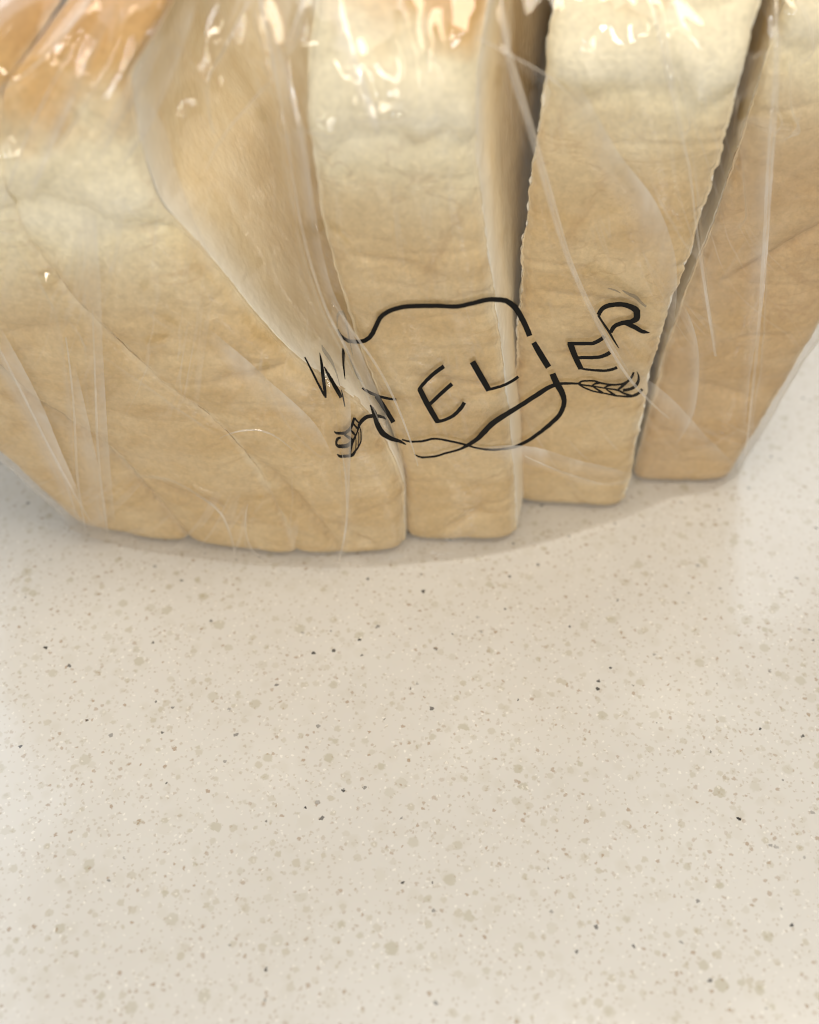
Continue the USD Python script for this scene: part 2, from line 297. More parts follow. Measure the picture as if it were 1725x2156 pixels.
BREAD_PTS = []
def bread_slice(label, left, right, slant, lean, shift, warm=False, seam=0.093, jag=0.00025, seed=0, bulge=0.0012, soft=(0.0016, 0.0016), dents=()):
    fl, yl = edge_curve(left, lean); fr, yr = edge_curve(right, lean)
    dx = np.array(slant, float); dx = dx / np.linalg.norm(dx)
    base = np.array([(fl(0.0) + fr(0.0)) / 2, (yl + yr) / 2 + 0.05, 0.0])
    def world(d, z, t):
        x = fl(z) * (1 - t) + fr(z) * t; y = yl * (1 - t) + yr * t + lean * z
        return np.stack([x + d * dx[0], y + d * dx[1], z + 0 * x], -1)
    def jagged(z, d, side):
        q = np.stack([z * 700, d * 700, np.full_like(z, 9.1 * seed + 50 * side)], -1)
        q2 = np.stack([z * 160, d * 160, np.full_like(z, 3.3 * seed + 80 * side)], -1)
        return fbm(q, 3, seed) * jag * 2.2 + fbm(q2, 3, seed + 1) * jag * 3.0
    width = abs(float(fr(0.06) - fl(0.06)))
    # crust band: outer skin with wrinkles, inner skin 1.2 mm below
    NT = 48
    e = np.linspace(0, 1, NT); T = 0.5 - 0.5 * np.cos(np.pi * e) * (0.6 + 0.4 * np.abs(np.cos(np.pi * e))); T = (T - T[0]) / (T[-1] - T[0])
    D, Z = PER[:, 0][:, None] + 0 * T, PER[:, 1][:, None] + 0 * T
    TT = T[None] + 0 * D
    P = world(D, Z, TT)
    frontness = np.clip(-PNRM[:, 0], 0, 1)[:, None]
    rel = fbm(P * np.array([55, 55, 70]) + 11 * seed, 3, seed) * 0.0018
    rel += fbm(P * np.array([170, 170, 260]) + 5 * seed, 4, seed + 3) * 0.0003
    rid = np.abs(fbm(P * np.array([40, 40, 85]) + 31 * seed, 3, seed + 8))
    rel -= np.exp(-(rid / 0.03) ** 2) * 0.00025 * (Z < seam)
    sz = seam + fbm(np.stack([TT * 3 + seed, 0 * TT, 0 * TT], -1), 3, seed + 5) * 0.010
    rel += -0.0016 * np.exp(-np.abs(Z - sz) / 0.0016) + 0.0013 * np.exp(-((Z - sz - 0.006) / 0.005) ** 2)
    sz2 = seam + 0.014 + fbm(np.stack([TT * 3 + 7 + seed, 0 * TT, 0 * TT], -1), 3, seed + 6) * 0.008
    rel += -0.0007 * np.exp(-np.abs(Z - sz2) / 0.0012)
    rel += bulge * (1 - (2 * TT - 1) ** 4)
    for (t0, z0), (t1, z1), dep, wd in dents:
        ax, az = (TT - t0) * width, Z - z0; bx, bz = (t1 - t0) * width, z1 - z0
        k = np.clip((ax * bx + az * bz) / (bx * bx + bz * bz), 0, 1)
        dd = np.hypot(ax - k * bx, az - k * bz) * (1 + 0.5 * fbm(P * 300, 2, seed))
        rel -= 1.5 * dep * np.exp(-np.abs(dd) / wd) * np.clip(4 * np.minimum(k + 0.05, 1.05 - k), 0, 1)
    rel *= 0.25 + 0.75 * frontness
    rel -= soft[0] * np.exp(-TT * width / 0.0009) + soft[1] * np.exp(-(1 - TT) * width / 0.0009)
    rel -= 0.0007 * np.clip(fbm(P * 420 + 17 * seed, 3, seed + 9) * 2.5, 0, 1) * np.exp(-np.minimum(TT, 1 - TT) * width / 0.0012)
    Dn, Zn = D + PNRM[:, 0][:, None] * rel, np.maximum(Z + PNRM[:, 1][:, None] * rel, Z0)
    jl, jr = jagged(Z, D, 0), jagged(Z, D, 1)
    Tm = 0.003 + 0.994 * TT + (jl * (1 - TT) + jr * TT) / width
    outer = world(Dn, Zn, Tm)
    inner = world(D - PNRM[:, 0][:, None] * 0.0012, Z - PNRM[:, 1][:, None] * 0.0012, Tm)
    n = len(PER)
    ring = np.concatenate([outer, inner[:, ::-1]], 1)          # closed section
    m_ = ring.shape[1]
    ring = np.concatenate([ring, ring[:, :1]], 1)
    uvr = np.concatenate([TT, TT[:, ::-1], TT[:, :1]], 1)
    uvr = np.stack([uvr, 0 * uvr + np.linspace(0, 1, n)[:, None]], -1).reshape(-1, 2)
    f = ptri(n, m_ + 1, wrap=True)
    tp = thing("bread_slice", label, "bread slice", None, loc=base)
    obj(tp, "crust", ring.reshape(-1, 3), f, crust_material("crust_%s" % "abcdef"[seed], shift, warm), smooth=True, origin=base, uv=uvr)
    BREAD_PTS.append(outer.reshape(-1, 3))
    # crumb: the two cut faces and the hidden rim between them
    K = 40
    s = 1 - 0.9995 * (np.linspace(0, 1, K)) ** 1.6
    cd, cz = DEEP * 0.5, HT * 0.5
    ins_d, ins_z = PER[:, 0] - PNRM[:, 0] * 0.0018, PER[:, 1] - PNRM[:, 1] * 0.0018
    faces, verts = [], []
    for side, t in ((0, 0.0), (1, 1.0)):
        Dd = cd + (ins_d - cd)[:, None] * s[None]; Zz = cz + (ins_z - cz)[:, None] * s[None]
        q = np.stack([Zz * 210, Dd * 210, np.full_like(Zz, side * 40 + seed * 7.0)], -1)
        q3 = np.stack([Zz * 45, Dd * 45, np.full_like(Zz, side * 40 + seed * 9.0)], -1)
        off = fbm(q, 4, seed) * 0.0005 + fbm(q3, 2, seed) * 0.002 * (1 - s[None]) * 3
        off = off * (1 - s[None] ** 20) + jagged(Zz, Dd, side) * (s[None] ** 6)
        verts.append(world(Dd, Zz, t + off / width))
    both = np.concatenate([verts[0][:, ::-1], verts[1]], 1)
    fm = ptri(n, both.shape[1], wrap=True)
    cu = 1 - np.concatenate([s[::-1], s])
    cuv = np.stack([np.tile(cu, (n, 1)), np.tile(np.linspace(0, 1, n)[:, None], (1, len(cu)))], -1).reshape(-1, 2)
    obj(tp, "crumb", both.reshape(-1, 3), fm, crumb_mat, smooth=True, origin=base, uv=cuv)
    BREAD_PTS.append(both[::2].reshape(-1, 3))

L1 = [(622, 1170), (615, 1144), (530, 974), (475, 914), (350, 814), (225, 700), (125, 590), (45, 475), (15, 400), (5, 300), (0, 200), (45, 125), (135, 0)]
R1 = [(852, 1162), (850, 1050), (790, 900), (600, 740), (430, 540), (330, 420), (292, 310), (270, 180), (330, 60), (385, -60)]
L0 = [(402, 1143), (390, 1125), (215, 934), (60, 830), (-40, 740), (-190, 560), (-300, 420), (-330, 250), (-320, 0)]
R0 = [(x + 5, y) for x, y in L1]
L9 = [(168, 1112), (140, 1085), (-30, 934), (-200, 800), (-290, 740), (-430, 560), (-560, 300)]
R9 = [(x + 5, y) for x, y in L0]
L2 = [(852, 1133), (846, 1000), (790, 830), (715, 620), (672, 450), (650, 300), (640, 150), (648, 0)]
R2 = [(1085, 1140), (1080, 1000), (1050, 720), (1022, 520), (1000, 300), (998, 120), (1008, 0)]
L3 = [(1086, 1060), (1084, 900), (1092, 650), (1108, 450), (1128, 300), (1145, 150), (1158, 0)]
R3 = [(1312, 1073), (1332, 980), (1368, 800), (1428, 600), (1478, 460), (1530, 270), (1572, 120), (1592, 0)]
L4 = [(1328, 1012), (1345, 960), (1400, 750), (1440, 630), (1510, 450), (1575, 250), (1620, 100), (1650, 0)]
R4 = [(1532, 1010), (1582, 930), (1645, 825), (1725, 690), (1840, 480), (1930, 250), (1960, 0)]
bread_slice("leaning end slice with its lower left edge lifted, leftmost slice in the bag", L9, R9, (-0.10, 1), 0.02, -0.010, seed=0, seam=0.083, soft=(0.0016, 0.0012), dents=[((0.3, 0.05), (0.8, 0.04), 0.001, 0.001)])
bread_slice("leaning slice between the leftmost slice and the slice with the bright white cut face", L0, R0, (-0.05, 1), 0.0, -0.010, seed=1, seam=0.086, soft=(0.0013, 0.0004), dents=[((0.05, 0.022), (0.55, 0.014), 0.0012, 0.001), ((0.3, 0.06), (0.9, 0.064), 0.0008, 0.001)])
bread_slice("big leaning bread slice showing a bright white cut face, left of the printed W", L1, R1, (0.09, 1), 0.0, -0.0085, seed=2, seam=0.0855, soft=(0.0004, 0.002), jag=0.00015, dents=[((0.05, 0.030), (0.42, 0.001), 0.0014, 0.0009), ((0.35, 0.050), (0.98, 0.054), 0.0009, 0.0008), ((0.4, 0.012), (0.75, 0.003), 0.0008, 0.0008)])
bread_slice("middle upright slice behind the printed loop, beside the wide dark gap", L2, R2, (0.23, 1), 0.0, 0.0, seed=3, seam=0.0945, jag=0.0002, dents=[((0.35, 0.004), (0.75, 0.013), 0.0011, 0.0009), ((0.3, 0.048), (0.98, 0.046), 0.0007, 0.0007), ((0.1, 0.075), (0.6, 0.073), 0.0006, 0.0008)])
bread_slice("pale upright slice with ragged cut edges behind the printed letter R", L3, R3, (0.20, 1), 0.0, 0.0045, seed=4, seam=0.0985, jag=0.0006, dents=[((0.1, 0.06), (0.7, 0.058), 0.0006, 0.0008)])
bread_slice("brownish end slice with a rounded lower corner, rightmost in the bag", L4, R4, (0.19, 1), 0.03, 0.006, warm=True, seed=5, seam=0.103, dents=[((0.2, 0.055), (0.95, 0.075), 0.0012, 0.001), ((0.3, 0.03), (0.8, 0.025), 0.0008, 0.001)])

# ------------------------------------------------------------------ bag film: a radius around the loaf for every direction and height
O = np.array([0.0, 0.262])
pts = np.vstack(BREAD_PTS)
th = np.arctan2(pts[:, 0] - O[0], -(pts[:, 1] - O[1])); rr = np.hypot(pts[:, 0] - O[0], pts[:, 1] - O[1]); zz = pts[:, 2]
DT, DZ = math.radians(0.5), 0.001
NTH, NZ = 720, 132
G = np.zeros((NTH, NZ))
ti = np.clip(((th + math.pi) / DT).astype(int), 0, NTH - 1); zi = np.clip((zz / DZ).astype(int), 0, NZ - 1)
np.maximum.at(G, (ti, zi), rr)
G = ndimage.grey_closing(G, size=(5, 5), mode="wrap")
RAW = G.copy()
# film spans the gaps between slices and hugs the crust elsewhere
Gf_ = ndimage.grey_closing(G, size=(27, 7), mode="nearest")
Gf_ = np.maximum(Gf_, 0.075)
Gs = ndimage.gaussian_filter(Gf_, (4.0, 3.0), mode=("wrap", "nearest"))
Gs = np.maximum(Gs, ndimage.gaussian_filter(np.maximum(RAW, 0.075), (1.0, 1.0), mode=("wrap", "nearest"))) + 0.0012
Gs = ndimage.gaussian_filter(Gs, (1.2, 1.2), mode=("wrap", "nearest"))
for _ in range(3):
    Gs = np.maximum(Gs, ndimage.grey_dilation(RAW, size=(3, 5), mode="nearest") + 0.0008)
    Gs = ndimage.gaussian_filter(Gs, (1.0, 1.0), mode=("wrap", "nearest"))
Gs = np.maximum(Gs, RAW + 0.0008)
# print on the counter
foot_px = np.array([(-260, 860), (-60, 930), (60, 1030), (150, 1120), (300, 1160), (470, 1182), (700, 1196), (900, 1186), (1080, 1160), (1250, 1110), (1400, 1066), (1530, 1020), (1620, 930), (1700, 800), (1800, 650)], float)
fg = ground(foot_px[:, 0], foot_px[:, 1])
fth = np.arctan2(fg[:, 0] - O[0], -(fg[:, 1] - O[1])); fr_ = np.hypot(fg[:, 0] - O[0], fg[:, 1] - O[1])
cth = (np.arange(NTH) + 0.5) * DT - math.pi
foot = np.interp(cth, fth, fr_, left=0.125, right=0.125)
foot = ndimage.gaussian_filter1d(foot, 3, mode="wrap")
cz = (np.arange(NZ) + 0.5) * DZ
w = np.exp(-(cz / 0.0045))[None]
Gs = Gs + np.clip(foot[:, None] - Gs, -0.002, 0.0025) * w
field = RegularGridInterpolator((cth, cz), Gs, bounds_error=False, fill_value=None)
def radius(t, z):
    """clear height profile above the loaf: gathers to a neck"""
    z = np.asarray(z, float); t = np.asarray(t, float)
    r = field(np.stack([np.clip(t, cth[0], cth[-1]), np.clip(z, cz[0], 0.120)], -1))
    up = np.clip((z - 0.110) / 0.082, 0, 1)
    up = up ** 1.5
    return r * (1 - up) + 0.012 * up
def hit(px, py, lift=0.0):
    """where the sight lines through picture points meet the film -> (theta, z)"""
    d = rays(px, py).reshape(-1, 3)
    s = np.arange(0.09, 0.34, 0.0006)
    P = EYE + d[:, None] * s[None, :, None]
    t = np.arctan2(P[..., 0] - O[0], -(P[..., 1] - O[1])); r = np.hypot(P[..., 0] - O[0], P[..., 1] - O[1])
    ins = (r < radius(t, np.maximum(P[..., 2], 0)) + lift) | (P[..., 2] < 0.0003)
    k = np.maximum(ins.argmax(1), 1)
    a, b = s[k - 1], s[k]
    for _ in range(12):
        mth = (a + b) / 2; Q = EYE + d * mth[:, None]
        t = np.arctan2(Q[:, 0] - O[0], -(Q[:, 1] - O[1])); r = np.hypot(Q[:, 0] - O[0], Q[:, 1] - O[1])
        i = (r < radius(t, np.maximum(Q[:, 2], 0)) + lift) | (Q[:, 2] < 0.0003)
        b = np.where(i, mth, b); a = np.where(i, a, mth)
    Q = EYE + d * ((a + b) / 2)[:, None]
    return np.arctan2(Q[:, 0] - O[0], -(Q[:, 1] - O[1])), Q[:, 2]
def smooth_path(p, n):
    p = np.array(p, float)
    u = np.concatenate([[0], np.cumsum(np.linalg.norm(np.diff(p[:, :2], axis=0), axis=1))])
    uu = np.linspace(0, u[-1], n)
    return np.stack([PchipInterpolator(u, p[:, k])(uu) for k in range(p.shape[1])], 1)

front = np.radians(np.linspace(-66, 66, 760)); back = np.radians(np.linspace(66, 294, 70))[1:-1]
TH = np.concatenate([front, np.where(back > math.pi, back - 2 * math.pi, back)])
ZR = np.concatenate([np.linspace(0.0005, 0.136, 350), np.linspace(0.138, 0.192, 20)])
TG, ZG = np.meshgrid(TH, ZR, indexing="ij")
RG = radius(TG.ravel(), ZG.ravel()).reshape(TG.shape)
ARC = 0.100
# creases: (height mm, width mm, sharp?, picture points)
C = [
    (1.5, 1.2, 1, [(548, -20), (600, 225), (640, 470), (690, 640), (730, 720), (800, 880)]),
    (0.9, 0.8, 1, [(548, 0), (575, 60), (604, 92), (640, 20), (650, -20)]),
    (-1.2, 1.6, 1, [(604, 92), (615, 170), (640, 300), (665, 480)]),
    (1.0, 0.8, 1, [(1050, -10), (1062, 100), (1110, 260), (1185, 520), (1235, 640), (1320, 790), (1400, 870)]),
    (0.8, 0.8, 1, [(1060, 105), (1000, 70), (940, 40)]),
    (0.8, 0.9, 1, [(1070, 95), (1150, 150), (1230, 230)]),
    (1.0, 0.9, 1, [(1358, -10), (1395, 150), (1415, 240), (1440, 340), (1455, 470), (1495, 740)]),
    (1.1, 0.9, 1, [(1612, -10), (1618, 120), (1605, 300), (1590, 600), (1558, 950)]),
    (0.8, 0.8, 1, [(1530, 180), (1545, 330), (1560, 470)]),
    (0.9, 0.7, 0, [(852, -10), (862, 60), (882, 130), (878, 195), (850, 228), (790, 226), (735, 236)]),
    (0.7, 0.6, 0, [(600, 236), (625, 262), (670, 262), (712, 272)]),
    (0.6, 0.6, 0, [(895, 30), (915, 100), (935, 180), (950, 220)]),
    (0.6, 0.6, 0, [(1235, 90), (1275, 160), (1310, 230), (1322, 250)]),
    (0.7, 0.8, 0, [(1410, 35), (1445, 70), (1470, 105), (1480, 140)]),
    (0.7, 0.7, 0, [(1375, 165), (1400, 150), (1415, 200), (1425, 265)]),
    (0.7, 0.7, 0, [(1540, 235), (1585, 232), (1615, 245), (1665, 262)]),
    (0.6, 0.6, 0, [(1575, 110), (1595, 92), (1612, 90)]),
    (0.7, 0.8, 0, [(1650, 0), (1680, 60), (1690, 120)]),
    (0.6, 0.6, 0, [(1640, 130), (1640, 200), (1650, 280)]),
    (0.8, 0.7, 1, [(210, -10), (150, 60), (60, 150), (-10, 190)]),
    (0.6, 0.7, 1, [(200, 0), (165, 90), (115, 180), (60, 300), (10, 470)]),
    (0.6, 0.6, 1, [(280, 0), (240, 120), (190, 210), (120, 320)]),
    (0.5, 0.6, 1, [(310, 60), (250, 190), (180, 300), (90, 420)]),
    (0.7, 0.7, 1, [(360, -10), (310, 120), (270, 190), (200, 330)]),
    (0.6, 0.6, 1, [(390, 0), (340, 120), (280, 200)]),
    (0.6, 0.6, 1, [(530, 0), (480, 90), (445, 170), (460, 270)]),
    (0.6, 0.6, 1, [(370, 50), (440, 160), (460, 200)]),
    (0.8, 0.7, 0, [(-10, 380), (10, 350), (25, 300)]),
    (0.8, 0.7, 0, [(-10, 445), (20, 460), (52, 476)]),
    (0.7, 0.6, 0, [(405, 218), (398, 260), (402, 320), (405, 390), (415, 370)]),
    (0.5, 0.5, 0, [(520, 105), (560, 115), (590, 155), (540, 165)]),
    (0.6, 0.6, 1, [(575, 160), (520, 220), (480, 270), (440, 350)]),
    (1.0, 1.4, 1, [(205, 140), (200, 450), (203, 700), (210, 900), (235, 1120)]),
    (0.8, 1.6, 1, [(110, 560), (150, 700), (165, 850), (170, 980), (190, 1110)]),
    (0.7, 0.8, 1, [(0, 700), (60, 820), (130, 960), (200, 1090)]),
    (0.6, 0.8, 1, [(30, 480), (130, 610), (230, 730), (360, 830), (470, 910)]),
    (0.6, 0.7, 1, [(310, 590), (330, 650), (380, 690), (300, 720)]),
    (0.6, 0.6, 1, [(290, 995), (350, 1000), (420, 1030), (480, 1080), (500, 1165)]),
    (0.7, 0.6, 1, [(560, 1040), (528, 1090), (525, 1130), (560, 1170)]),
    (1.1, 0.9, 1, [(690, 780), (715, 860), (722, 960), (732, 1060), (715, 1170)]),
    (0.7, 0.8, 1, [(560, 760), (600, 860), (690, 960)]),
    (0.9, 0.9, 1, [(700, 620), (745, 690), (800, 770), (850, 880), (880, 970)]),
    (0.6, 0.7, 1, [(720, 640), (770, 730), (790, 800)]),
    (0.5, 0.6, 1, [(690, 470), (760, 560), (790, 660)]),
    (0.6, 0.7, 1, [(1100, 950), (1180, 985), (1260, 1010), (1330, 1000)]),
    (0.6, 0.7, 1, [(1230, 560), (1310, 610), (1400, 690), (1470, 760)]),
    (0.5, 0.7, 1, [(1340, 850), (1400, 920), (1450, 990)]),
    (0.5, 0.7, 1, [(1330, 800), (1380, 880), (1470, 930), (1560, 880)]),
    (0.5, 0.8, 1, [(1170, 120), (1260, 330), (1330, 420), (1380, 560), (1400, 680)]),
    (0.5, 0.8, 1, [(730, 60), (790, 180), (850, 420), (900, 560)]),
]
disp = np.zeros_like(RG)
A, B = TG * ARC, ZG
for hmm, wmm, sharp, path in C:
    pp = smooth_path(path, 40)
    t, z = hit(pp[:, 0], pp[:, 1]); a = t * ARC
    best = np.full(RG.shape, 1.0); fade = np.zeros(RG.shape)
    lo, hi = a.min() - 0.008, a.max() + 0.008
    sel = (A > lo) & (A < hi) & (B > z.min() - 0.008) & (B < z.max() + 0.008)
    As, Bs = A[sel], B[sel]; bs = np.full(As.shape, 1.0); fs = np.zeros(As.shape)
    for i in range(len(a) - 1):
        va, vb = a[i + 1] - a[i], z[i + 1] - z[i]; L2_ = va * va + vb * vb + 1e-12
        k = np.clip(((As - a[i]) * va + (Bs - z[i]) * vb) / L2_, 0, 1)
        d = np.hypot(As - a[i] - k * va, Bs - z[i] - k * vb)
        u = (i + k) / (len(a) - 1); c = d < bs
        bs = np.where(c, d, bs); fs = np.where(c, u, fs)
    ends = np.clip(np.minimum(fs, 1 - fs) / 0.06, 0, 1) ** 0.7
    wv = wmm * 0.001 * (0.62 if sharp else 1.7)
    prof = (0.75 * np.exp(-bs / wv) + 0.25 * np.exp(-(bs / (2.6 * wv)) ** 2)) if sharp else np.exp(-np.abs(bs / wv) ** 1.6)
    disp[sel] += hmm * 0.001 * (1.9 if sharp else 2.7) * prof * ends
# slack in the sheet: sharp tension creases that fan out from the neck, and soft hollows between them
lean_ = np.clip((TG + 0.10) * -0.6, -0.5, 0.6)
up_ = np.clip((B - 0.02) / 0.07, 0.15, 1)
q = np.stack([(A + lean_ * (0.12 - B)) * 70 + 3, B * 9, 0 * A], -1)
disp += np.exp(-np.abs(fbm(q, 2, 31)) / 0.10) * 0.00035 * up_
q = np.stack([(A + lean_ * 0.7 * (0.12 - B)) * 150 + 9, B * 16, 0 * A + 2], -1)
disp += np.exp(-np.abs(fbm(q, 2, 33)) / 0.10) * 0.00012 * up_
q = np.stack([A * 45 + B * 45, B * 50 - A * 30, 0 * A + 4], -1)
disp += np.exp(-np.abs(fbm(q, 2, 35)) / 0.05) * 0.0003
q = np.stack([A * 60 + B * 18, B * 22, 0 * A], -1)
disp += np.abs(fbm(q, 3, 21)) * 0.0022
q = np.stack([A * 190 + B * 60, B * 50, 0 * A + 5], -1)
disp += fbm(q, 2, 22) * 0.00005
disp = np.maximum(disp, -0.0003)
disp[:len(front), :350] = ndimage.gaussian_filter(disp[:len(front), :350], (0.8, 1.6))
RG2 = RG + disp * np.clip(B / 0.006, 0.15, 1)
X = O[0] + RG2 * np.sin(TG); Y = O[1] - RG2 * np.cos(TG)
film = np.stack([X, Y, ZG], -1)
bag = thing("bread_bag", "clear plastic bread bag printed with black letters and two ears of wheat", "plastic bag", loc=(0, 0.262, 0))
BO = (0, 0.262, 0)
obj(bag, "film", film.reshape(-1, 3), ptri(film.shape[0], film.shape[1], wrap=True), film_mat, smooth=True, origin=BO, uv=np.stack([(A + lean_ * (0.12 - B)).ravel(), B.ravel()], 1))
disp_i = RegularGridInterpolator((front, ZR), RG2[:len(front)], bounds_error=False, fill_value=None)
def on_film(px, py, lift):
    t, z = hit(px, py)
    d = rays(px, py).reshape(-1, 3)
    P0 = np.stack([O[0] + radius(t, z) * np.sin(t), O[1] - radius(t, z) * np.cos(t), z], -1)
    s0 = np.linalg.norm(P0 - EYE, axis=1)
    S = s0[:, None] + np.arange(-0.009, 0.0036, 0.00012)[None]
    Q = EYE + d[:, None] * S[..., None]
    tt = np.arctan2(Q[..., 0] - O[0], -(Q[..., 1] - O[1])); rq = np.hypot(Q[..., 0] - O[0], Q[..., 1] - O[1])
    ins = rq < disp_i(np.stack([tt, Q[..., 2]], -1))
    k = np.where(ins.any(1), ins.argmax(1), 75)
    q = EYE + d * np.take_along_axis(S, k[:, None], 1)
    t = np.arctan2(q[:, 0] - O[0], -(q[:, 1] - O[1])); z = q[:, 2]
    r = disp_i(np.stack([t, z], -1)) + lift
    return np.stack([O[0] + r * np.sin(t), O[1] - r * np.cos(t), z], -1)
def ribbon(path, n=60, lift=0.00025, cross=2, bow=0.0, uv=False):
    """path rows: x, y, full width (picture units) -> a strip lying on the film"""
    p = smooth_path(path, n)
    d = np.gradient(p[:, :2], axis=0); d /= np.linalg.norm(d, axis=1, keepdims=True) + 1e-9
    nn = np.stack([-d[:, 1], d[:, 0]], 1)
    rows, uvs = [], []
    for s in np.linspace(-1, 1, cross):
        q = p[:, :2] + nn * (s * p[:, 2:3] / 2)
        rows.append(on_film(q[:, 0], q[:, 1], lift + bow * (1 - s * s)))
    g = np.stack(rows, 1)
    if uv:
        a, b = np.meshgrid(np.linspace(0, 1, n), np.linspace(0, 1, cross), indexing="ij")
        return g.reshape(-1, 3), ptri(g.shape[0], cross), np.stack([b.ravel(), a.ravel()], 1)
    return g.reshape(-1, 3), ptri(g.shape[0], cross)
def join(strips):
    vs, fs, k = [], [], 0
    for v, f in strips:
        vs.append(v); fs.append(f + k); k += len(v)
    return np.vstack(vs), np.vstack(fs)

# doubled strips where the film is pleated
F = [
    [(548, -30, 10), (585, 120, 34), (618, 260, 46), (650, 440, 34), (690, 600, 22), (735, 700, 22), (790, 840, 30), (822, 900, 6)],
    [(640, -20, 26), (622, 60, 30), (606, 110, 12)],
    [(1040, -20, 40), (1050, 60, 44), (1066, 110, 18), (1110, 260, 20), (1150, 400, 20), (1190, 540, 20), (1240, 650, 16), (1330, 800, 12)],
    [(1376, -20, 16), (1402, 160, 20), (1430, 300, 14), (1450, 420, 8), (1470, 580, 16), (1498, 745, 14)],
    [(1612, -20, 24), (1610, 140, 40), (1592, 330, 58), (1576, 600, 52), (1558, 800, 26), (1552, 950, 14)],
    [(185, 420, 40), (190, 620, 60), (205, 760, 40), (215, 900, 36), (236, 1110, 30)],
    [(150, 760, 30), (172, 900, 50), (196, 1040, 60), (215, 1130, 40)],
    [(722, 800, 30), (728, 900, 26), (730, 1000, 16), (732, 1080, 8)],
    [(330, 40, 50), (300, 130, 60), (240, 260, 30), (215, 340, 8)],
    [(280, 190, 30), (320, 260, 60), (350, 380, 70), (395, 470, 50), (470, 590, 24)],
    [(0, 60, 60), (40, 20, 80), (90, -30, 90)],
    [(400, -20, 50), (350, 110, 70), (310, 220, 60), (240, 360, 20)],
    [(250, -20, 26), (180, 130, 34), (110, 290, 30), (60, 430, 12)],
    [(1170, 110, 40), (1260, 330, 80), (1340, 450, 90), (1390, 580, 60), (1400, 690, 20)],
    [(690, -20, 60), (720, 90, 50), (770, 210, 30), (800, 290, 10)],
    [(1000, 945, 16), (1110, 955, 44), (1230, 990, 46), (1340, 1005, 20)],
    [(-20, 690, 60), (60, 840, 60), (120, 970, 50), (180, 1080, 24)],
    [(1330, 790, 30), (1400, 860, 50), (1480, 940, 40), (1540, 980, 12)],
    [(1430, 640, 12), (1450, 740, 30), (1440, 840, 40), (1410, 930, 16)],
    [(440, 690, 16), (540, 800, 50), (640, 890, 46), (700, 960, 12)],
]
for path in F:
    v, f, uv = ribbon(path, 90, 0.0009, 11, 0.0005, True)
    obj(bag, "pleat", v, f, fold_mat, smooth=True, origin=BO, uv=uv)

# sharp edges of the folds, their hairline highlights put in as whitish strips
edge_mat = film_material("lit_crease_film", 0.42, 0.08, 1.9, edge=0.5)
E = [
    [(550, -30, 3), (600, 228, 8), (640, 470, 6), (690, 640, 5), (730, 720, 6), (800, 878, 2)],
    [(1052, -20, 5), (1063, 100, 8), (1110, 262, 8), (1185, 522, 7), (1235, 640, 6), (1318, 788, 6), (1400, 872, 2)],
    [(1000, 68, 2), (1062, 102, 6), (1150, 152, 4), (1230, 232, 1)],
    [(1360, -20, 3), (1396, 150, 6), (1416, 240, 5), (1441, 340, 4), (1456, 470, 4), (1497, 742, 5)],
    [(1622, -20, 4), (1620, 120, 6), (1607, 300, 6), (1592, 600, 7), (1559, 950, 3)],
    [(606, 92, 2), (630, 30, 6), (650, -20, 4)],
    [(606, 92, 2), (616, 172, 4), (641, 300, 3), (664, 480, 1)],
    [(206, 640, 1), (211, 800, 4), (214, 900, 5), (236, 1112, 2)],
    [(150, 700, 1), (166, 850, 4), (172, 980, 5), (190, 1108, 2)],
    [(722, 940, 1), (733, 1060, 5), (716, 1170, 3)],
    [(702, 622, 1), (747, 690, 5), (802, 772, 5), (852, 882, 4), (880, 970, 1)],
    [(528, 1050, 1), (522, 1100, 4), (532, 1140, 4), (562, 1170, 1)],
    [(420, 1032, 1), (478, 1082, 4), (500, 1165, 1)],
    [(205, -20, 3), (150, 60, 6), (62, 150, 4), (-10, 190, 2)],
    [(166, 90, 1), (116, 182, 4), (61, 300, 4), (8, 470, 1)],
    [(262, 80, 1), (240, 122, 4), (190, 212, 4), (120, 322, 1)],
    [(368, -20, 3), (311, 122, 5), (270, 192, 4), (200, 332, 1)],
    [(532, -10, 2), (482, 90, 5), (446, 170, 4), (460, 272, 1)],
    [(575, 160, 1), (521, 222, 4), (481, 272, 3), (440, 352, 1)],
    [(1102, 950, 1), (1181, 985, 4), (1262, 1010, 1)],
    [(470, 912, 1), (540, 895, 4), (620, 936, 1)],
    [(0, 700, 2), (60, 822, 4), (130, 962, 4), (200, 1088, 1)],
]
for path in E:
    v, f, uv = ribbon(path, 80, 0.0013, 5, 0.0002, True)
    obj(bag, "lit_fold_edge", v, f, edge_mat, smooth=True, origin=BO, uv=uv)

